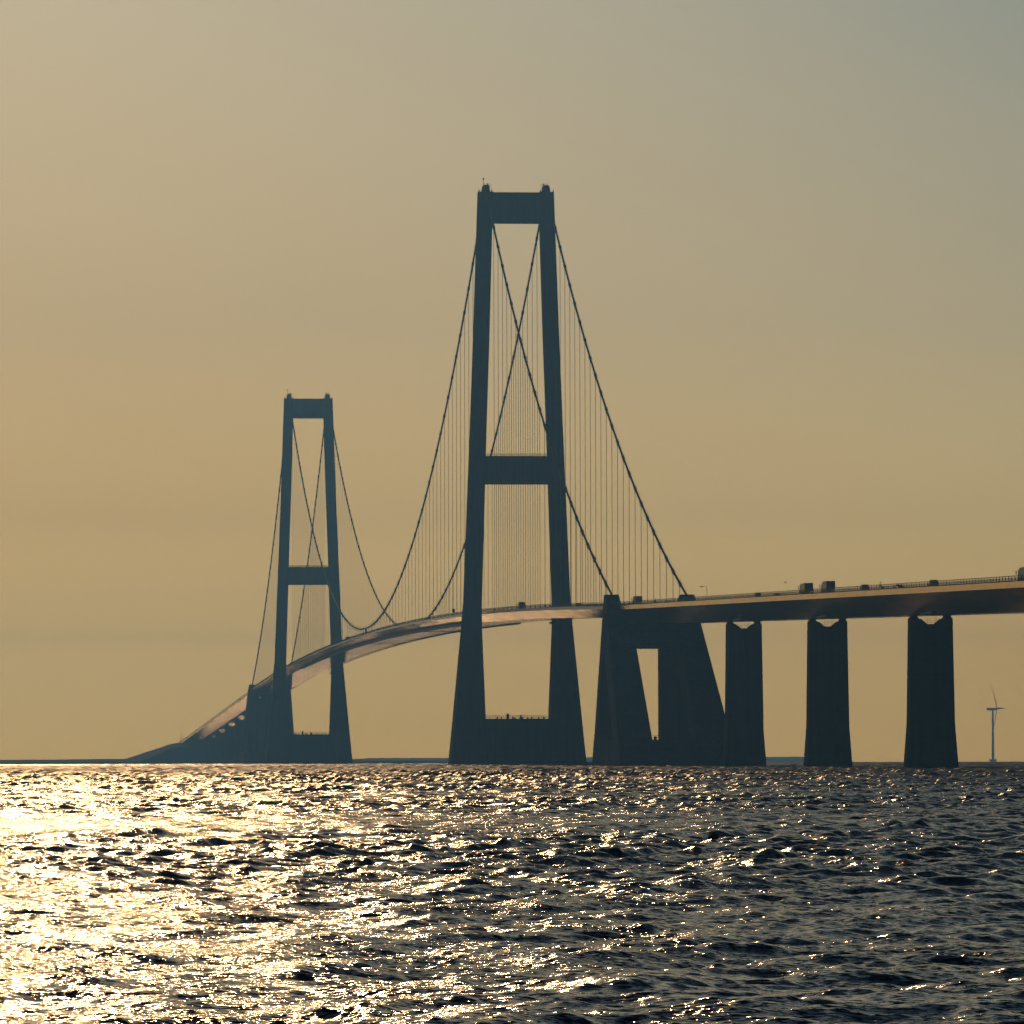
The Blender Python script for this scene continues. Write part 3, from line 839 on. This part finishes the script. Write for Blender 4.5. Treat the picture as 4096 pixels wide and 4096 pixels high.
# ------------------------------------------------------------------ wind turbine
def build_turbine():
    az = math.atan((3968-2048)/25663); D = 12400.0
    x, y = D*math.sin(az), D*math.cos(az)
    t = thing('wind_turbine', (x, y, -curve_drop(x, y)), 0, 'single pale wind turbine standing in the sea at the right edge', 'wind turbine')
    t.scale = (1.36, 1.36, 1.36)
    b = MB(); b.loft([[(r*math.cos(a), r*math.sin(a), z) for a in np.linspace(0, 2*math.pi, 16, endpoint=False)] for z, r in ((-6, 4.0), (1.5, 4.4), (4.4, 5.6), (4.9, 5.4))]); b.build('foundation', 'turbine', t)
    b = MB(); b.loft([[(r*math.cos(a), r*math.sin(a), z) for a in np.linspace(0, 2*math.pi, 18, endpoint=False)] for z, r in ((4.8, 2.0), (74, 1.3))]); b.build('tower', 'turbine', t, smooth=True)
    zc = 76.0
    b = MB()
    b.loft([[(xx, yy*1.6, zz*1.9+zc) for yy, zz in ((-1, -1), (1, -1), (1.1, 0), (.8, 1), (-.8, 1), (-1.1, 0))] for xx in (-8.5, 5.0)]); o = b.build('nacelle', 'turbine', t); bm_fix(o)
    hub = Vector((6.0, 0, zc+.6))
    b = MB(); b.tube([hub+Vector((-1.6, 0, 0)), hub+Vector((.5, 0, 0)), hub+Vector((1.8, 0, 0)), hub+Vector((2.4, 0, 0))], [1.6, 1.9, 1.2, .2], 12); b.build('hub', 'turbine', t, smooth=True)
    # rotor disc seen almost edge on; blades bend down-wind
    for ang in (-30, 90, 210):
        a = math.radians(ang)
        rad = Vector((.22*math.sin(a), -.97*math.sin(a), math.cos(a)))
        pts, w = [], []
        for k in range(13):
            u = k/12; r = 1.2+41.5*u
            p = hub+rad*r+Vector((-(2.6 if ang == -30 else .6)*u*u, 0, 0)); pts.append(p)
            w.append((.9 if u < .08 else 2.2*(1-u)**.8+.25))
        b = MB(); tang = Vector((0, 1, 0)).cross(rad).normalized(); n = len(pts); V = []
        t2 = rad.cross(Vector((1, 0, 0))).normalized()
        for p, ww in zip(pts, w):
            V += [p+t2*ww*.75, p+Vector((1, 0, 0))*ww*.28, p-t2*ww*.35, p-Vector((1, 0, 0))*ww*.28]
        F = [(i*4+k, i*4+(k+1) % 4, (i+1)*4+(k+1) % 4, (i+1)*4+k) for i in range(n-1) for k in range(4)]+[(0, 1, 2, 3), tuple((n-1)*4+k for k in (3, 2, 1, 0))]
        b.mesh(V, F); o = b.build('blade', 'turbine', t); bm_fix(o)
build_turbine()

# ------------------------------------------------------------------ vehicles
def wheels(t, xs, ys, r, w=.3):
    for y in ys:
        for x in xs:
            b = MB(); b.tube([(x-w/2, y, r), (x+w/2, y, r)], r, 12); b.build('wheel', 'tyre', t)
def place(t, s, lat, flip=False):
    t.location = W(s, lat, zdeck(s)-.2+.22*(1-abs(lat)/13)); t.rotation_euler = (0, 0, AL+(math.pi if flip else 0))
def truck(s, lat, label, body='grey', cabm='navy', L=9.0, H=3.9, flip=False, cabgap=.3):
    """nose towards +y"""
    t = thing('truck', (0, 0, 0), 0, label, 'truck', 'vehicles on the bridge')
    place(t, s, lat, flip)
    b = MB(); b.box(-1.25, 1.25, -L, 0, 1.1, H, (.02, .02)); b.build('cargo_box', body, t)
    b = MB(); b.box(-1.2, 1.2, cabgap, cabgap+2.2, .6, 1.9); b.hexa([(-1.2, cabgap, 1.9), (1.2, cabgap, 1.9), (1.2, cabgap+2.2, 1.9), (-1.2, cabgap+2.2, 1.9)],
        [(-1.1, cabgap, 3.1), (1.1, cabgap, 3.1), (1.1, cabgap+1.8, 3.1), (-1.1, cabgap+1.8, 3.1)]); c = b.build('cab', cabm, t)
    b = MB(); b.poly([(-1.0, cabgap+2.19, 1.95), (1.0, cabgap+2.19, 1.95), (.95, cabgap+1.86, 3.0), (-.95, cabgap+1.86, 3.0)]); b.build('windscreen', 'glass', c)
    b = MB(); b.box(-.45, .45, -L+.2, cabgap+2, .7, 1.1); b.box(-1.2, 1.2, -L-.05, -L+.1, .45, .75); b.build('chassis', 'dark', t)
    for sg in (-1, 1):
        b = MB(); b.bar((sg*1.2, cabgap+2.0, 2.6), (sg*1.5, cabgap+2.15, 2.6), .06); b.box(sg*1.5-.1, sg*1.5+.1, cabgap+2.1, cabgap+2.2, 1.9, 2.8); b.build('mirror', 'dark', c)
    wheels(t, (-1.0, 1.0), (cabgap+1.2, -L+1.2, -L+2.4), .48)
    return t
def car(s, lat, label, paint='navy', van=False, flip=False, lamp=False):
    t = thing('van' if van else 'car', (0, 0, 0), 0, label, 'van' if van else 'car', 'vehicles on the bridge')
    place(t, s, lat, flip)
    h, hw = (2.0, .98) if van else (1.45, .9)
    b = MB(); b.box(-hw, hw, -2.3, 2.3, .35, .95 if not van else 1.1, (.04, .06))
    zb = .95 if not van else 1.1
    y0, y1, y2, y3 = (-2.2, 1.6, -2.05, .9) if van else (-1.9, 1.0, -1.3, .3)
    b.hexa([(-hw+.05, y0, zb), (hw-.05, y0, zb), (hw-.05, y1, zb), (-hw+.05, y1, zb)], [(-hw+.2, y2, h), (hw-.2, y2, h), (hw-.2, y3, h), (-hw+.2, y3, h)])
    b.build('body', paint, t)
    b = MB()
    f = .12
    b.poly([(hw-.15, y0+(y2-y0)*f-.012, zb+(h-zb)*f), (-hw+.15, y0+(y2-y0)*f-.012, zb+(h-zb)*f), (-hw+.25, y2-(y2-y0)*f-.012, h-.06), (hw-.25, y2-(y2-y0)*f-.012, h-.06)]); b.build('rear_window', 'glass', t)
    b = MB(); b.poly([(-hw+.15, y1+.012, zb+.04), (hw-.15, y1+.012, zb+.04), (hw-.25, y3+.05, h-.06), (-hw+.25, y3+.05, h-.06)]); b.build('windscreen', 'glass', t)
    if van:
        for x in (-.7, .7):
            b = MB(); b.bar((x, -1.6, h+.07), (x, .4, h+.07), .06, .1); b.build('roof_rail', 'white', t)
    if lamp:
        b = MB(); b.box(-hw-.02, -hw+.25, -2.36, -2.3, .6, .85); b.build('tail_lamp', 'lampglow', t)
    wheels(t, (-hw+.1, hw-.1), (-1.4, 1.4), .33, .22)
    return t
def s_of(px, lat):                 # distance along the bridge at which a bearing crosses a lane
    k = (px-2048)/25663.0
    return ((XN+lat*CA)-k*(YN+lat*SA))/(k*CA+SA)
truck(s_of(3218, -8), -8, 'left of two similar box trucks with dark rears, just left of the middle pier', 'grey', 'navy', H=3.4)
truck(s_of(3305, -8), -8, 'right of two similar box trucks with dark rears, above the middle pier', 'grey', 'navy', H=3.5)
truck(s_of(4098, -8), -8, 'pale box truck cut off by the right edge of the picture', 'white', 'navy', L=8, H=3.4)
truck(s_of(2546, -8.5), -8.5, 'pale grey box truck heading away just right of the anchor block housing', 'white', 'grey', L=7, H=3.2)
truck(s_of(2084, -9), -9, 'dark stubby truck on the deck between the legs of the big pylon', 'navy', 'navy', L=5, H=3.2)
truck(s_of(1388, -9), -9, 'dark truck on the arched deck just right of the far pylon', 'navy', 'grey', L=8)
truck(s_of(958, -9), -9, 'small dark truck on the far sloping deck, left of the far anchor block', 'navy', 'navy')
car(s_of(3031, 6), 6, 'red van on the deck above the first pier right of the anchor block', 'red', van=True).scale = (.9, 1, 1.3)
car(s_of(3107, -5), -5, 'low dark car between the red van and the two box trucks', 'navy')
car(s_of(3457, -8), -8, 'dark van on the deck between the two box trucks and the amber lamp', 'navy', van=True)
car(s_of(3594, -8), -8, 'car showing a bright amber lamp through the railing', 'navy', lamp=True)
car(s_of(3732, -8), -8, 'dark van with roof rails right above the rightmost pier', 'navy', van=True)
car(s_of(2672, 4), 4, 'small car behind the railing right of the pale grey truck', 'grey')
car(s_of(2705, 6), 6, 'dark car just left of the right cable end', 'navy')
car(s_of(2310, -8), -8, 'dark car on the deck between the big pylon and the anchor block', 'navy')
car(s_of(1344, -9), -9, 'tiny pale van on the deck in front of the far pylon', 'white', van=True)

# ------------------------------------------------------------------ posts, lamps, signs on the deck
def post_sign(s, lat, label, cat, name, hgt, w, h, zoff=0.0):
    t = thing(name, W(s, lat, zdeck(s)+zoff), AL, label, cat)
    b = MB()
    for x in (-w*.25, w*.25): b.bar((x, 0, 0), (x, 0, hgt), .12)
    b.build('post', 'dark', t)
    b = MB(); b.box(-w/2, w/2, -.12, .12, hgt, hgt+h); b.box(-w/2-.04, w/2+.04, -.16, -.13, hgt-.04, hgt+.02); b.build('panel', 'dark', t)
    return t
post_sign(s_of(1813, -13.2), -13.2, 'square dark road sign on short posts just left of the big pylon', 'road sign', 'road_sign', 1.6, 1.35, 1.7)
def beacon(s, lat, z, label):
    t = thing('beacon', W(s, lat, z), AL, label, 'beacon', 'small beacons on the deck')
    b = MB(); b.tube([(0, 0, 0), (0, 0, .9)], .07, 6); b.build('post', 'dark', t)
    b = MB(); b.box(-.38, .38, -.38, .38, .9, 1.5, (.1, .1)); b.box(-.3, .3, -.3, .3, 1.5, 2.3, (.18, .18)); b.tube([(0, 0, 2.3), (0, 0, 2.9)], [.12, .02], 6); b.build('lantern', 'dark', t)
beacon(-544.5, -12.9, 57.7, 'small pointed beacon on the step of the left cable housing')
beacon(s_of(2621, 13.2), 13.2, zdeck(s_of(2621, 13.2))+.3, 'small pointed beacon on a post at the railing between the two cable housings')
def lamp_post():
    s = s_of(2827, 13.2); t = thing('lamp_post', W(s, 13.2, zdeck(s)), AL, 'street lamp with one arm reaching left, right of the right cable housing', 'street lamp')
    b = MB(); b.tube([(0, 0, 0), (0, 0, 6.2), (-.5, 0, 6.4)], .09, 8); b.bar((-.3, 0, 6.4), (-1.5, 0, 6.35), .1); b.build('pole', 'dark', t)
    b = MB(); b.box(-2.5, -1.4, -.25, .25, 6.15, 6.45, (.15, .05)); b.build('lamp_head', 'dark', t)
lamp_post()
def camera_mast():
    s = s_of(3526, -13.0); t = thing('camera_mast', W(s, -13.2, zdeck(s)), AL, 'short camera mast on the railing between the dark van and the amber lamp', 'mast')
    b = MB(); b.tube([(0, 0, 0), (0, 0, 2.0)], .07, 6); b.build('pole', 'dark', t)
    b = MB(); b.box(-.5, .0, -.2, .2, .9, 1.3); b.box(-.3, .12, -.2, .2, 1.7, 2.0); b.box(.2, .6, -.2, .2, .3, .9); b.build('camera_box', 'dark', t)
camera_mast()
# underslung gantries
def gantry(s, label):
    t = thing('maintenance_gantry', W(s, 0, zdeck(s)-5.2), AL, label, 'gantry', 'maintenance gantries under the deck')
    b = MB(); b.box(-9.3, 9.3, -.7, .7, .15, .5); b.build('platform', 'dark', t)
    for sg in (-1, 1):
        b = MB(); b.bar((sg*9.3, 0, .4), (sg*15.9, 0, 3.9), .7, .25); b.build('arm', 'dark', t)
gantry(842, 'thin dark inspection gantry under the arch near its midspan, lower of two')
gantry(430, 'thin dark inspection gantry under the arch, nearer to the big pylon')

# ------------------------------------------------------------------ small things on the island road and shore
def tiny_truck(s, label):
    t = truck(s, -4, label, 'grey', 'navy', L=7)
    z = float(np.interp(s, [3560, 3700, 4250, 4700, 5200, 5700, 6400, 7600], [16, 21.0, 16.2, 10.6, 6.2, 4.5, 3.8, 3.4]))
    t.location = W(s, -4, z); return t
tiny_truck(4420, 'tiny vehicle on the embankment road just below the end of the far deck')
tiny_truck(5700, 'tiny vehicle at the foot of the island embankment road, where the slope flattens')
def mast(x, y, z, h, label, group='masts on the island shore'):
    t = thing('mast', (x, y, z-curve_drop(x, y)), 0, label, 'mast', group)
    b = MB(); b.tube([(0, 0, -1), (0, 0, h)], [.25, .14], 6); b.bar((-2.0, 0, h-.8), (2.0, 0, h-.8), .2); b.build('pole', 'dark', t)
rng = random.Random(4)
for i in range(13):
    mast(-590+i*-78+rng.uniform(-22, 22), 7300+rng.uniform(-50, 120), 3, rng.uniform(8, 11), 'one of the thin faint masts along the low shore at far left')
p = W(3770, -9, 20)
t = thing('radio_mast', p, 0, 'little lattice mast where the far deck meets the embankment', 'mast')
b = MB(); b.bar((-2, 0, 0), (0, 0, 9), .35); b.bar((2, 0, 0), (0, 0, 9), .35); b.bar((0, 0, 9), (0, 0, 13), .25); b.bar((-1.6, 0, 3), (1.6, 0, 3), .25); b.bar((-2.6, 0, 14.5), (2.0, 0, 15.4), .3); b.bar((0, 0, 12), (0, 0, 15), .2); b.build('lattice', 'dark', t)
for x, w, h, lab in ((-1060, 26, 3.0, 'long low flat roofed building on the shore at far left'), (-800, 40, 2.6, 'long low shed on the shore left of the small gabled house'),
                     (-635, 8, 3.4, 'small gabled house with a pale roof on the far shore'), (-1560, 9, 4.5, 'small building at the very left edge of the far shore')):
    y = 7330; t = thing('building', (x, y, 3.0-curve_drop(x, y)), 0, lab, 'building', 'buildings on the island shore')
    b = MB(); b.box(-w/2, w/2, -4, 4, -1, h); b.build('wall', 'building', t)
    b = MB(); b.mesh([(-w/2-.4, -4.4, h), (w/2+.4, -4.4, h), (w/2+.4, 4.4, h), (-w/2-.4, 4.4, h), (-w/2, 0, h+1.4), (w/2, 0, h+1.4)], [(0, 1, 5, 4), (2, 3, 4, 5), (1, 2, 5), (3, 0, 4), (3, 2, 1, 0)]); b.build('roof', 'white', t)
    for k in range(max(1, int(w/8))):
        b = MB(); xx = -w/2+4+k*8; b.box(xx-.8, xx+.8, -4.06, -4.0, 1.0, 2.2); b.build('window', 'glass', t)

# ------------------------------------------------------------------ birds
def water_bird():
    D = 226.0; az = math.atan((2850-2048)/25663); x, y = D*math.sin(az), D*math.cos(az)
    t = thing('seabird', (x, y, .10), 0, 'small dark seabird swimming alone on the waves below the anchor block', 'bird')
    b = MB(); b.tube([(-.2, 0, .0), (-.14, 0, .05), (0, 0, .07), (.12, 0, .06), (.17, 0, .03)], [.01, .06, .085, .07, .02], 10)
    b.tube([(.02, 0, .08), (.03, 0, .15), (.02, 0, .185), (-.03, 0, .185)], [.055, .035, .042, .015], 8)
    b.build('body', 'feather', t, smooth=True)
    b = MB(); b.tube([(-.03, 0, .182), (-.075, 0, .175)], [.012, .003], 6); b.build('beak', 'dark', t)
    t.scale = (1.1, 1.1, 1.1)
water_bird()
def gull():
    D = 1300.0; az = math.atan((3141-2048)/25663); x, y = D*math.sin(az), D*math.cos(az)
    t = thing('gull', (x, y, CAM_H+D*(3048-2353)/25663), .6, 'tiny gull gliding just above the deck, left of the two box trucks', 'bird')
    b = MB(); b.tube([(-.25, 0, 0), (-.1, 0, .02), (.12, 0, 0), (.28, 0, -.02)], [.02, .08, .07, .01], 8); b.build('body', 'feather', t, smooth=True)
    for sg in (-1, 1):
        b = MB(); V = [(-.1, sg*.05, .04), (.1, sg*.05, .04), (.04, sg*.35, .14), (-.12, sg*.35, .14), (.02, sg*.65, .02), (-.02, sg*.65, .02)]
        b.mesh(V+[(q[0], q[1], q[2]-.02) for q in V], [(0, 1, 2, 3), (3, 2, 4, 5), (9, 8, 7, 6), (11, 10, 8, 9), (0, 3, 9, 6), (3, 5, 11, 9), (1, 7, 8, 2), (2, 8, 10, 4)]); b.build('wing', 'feather', t)
gull()
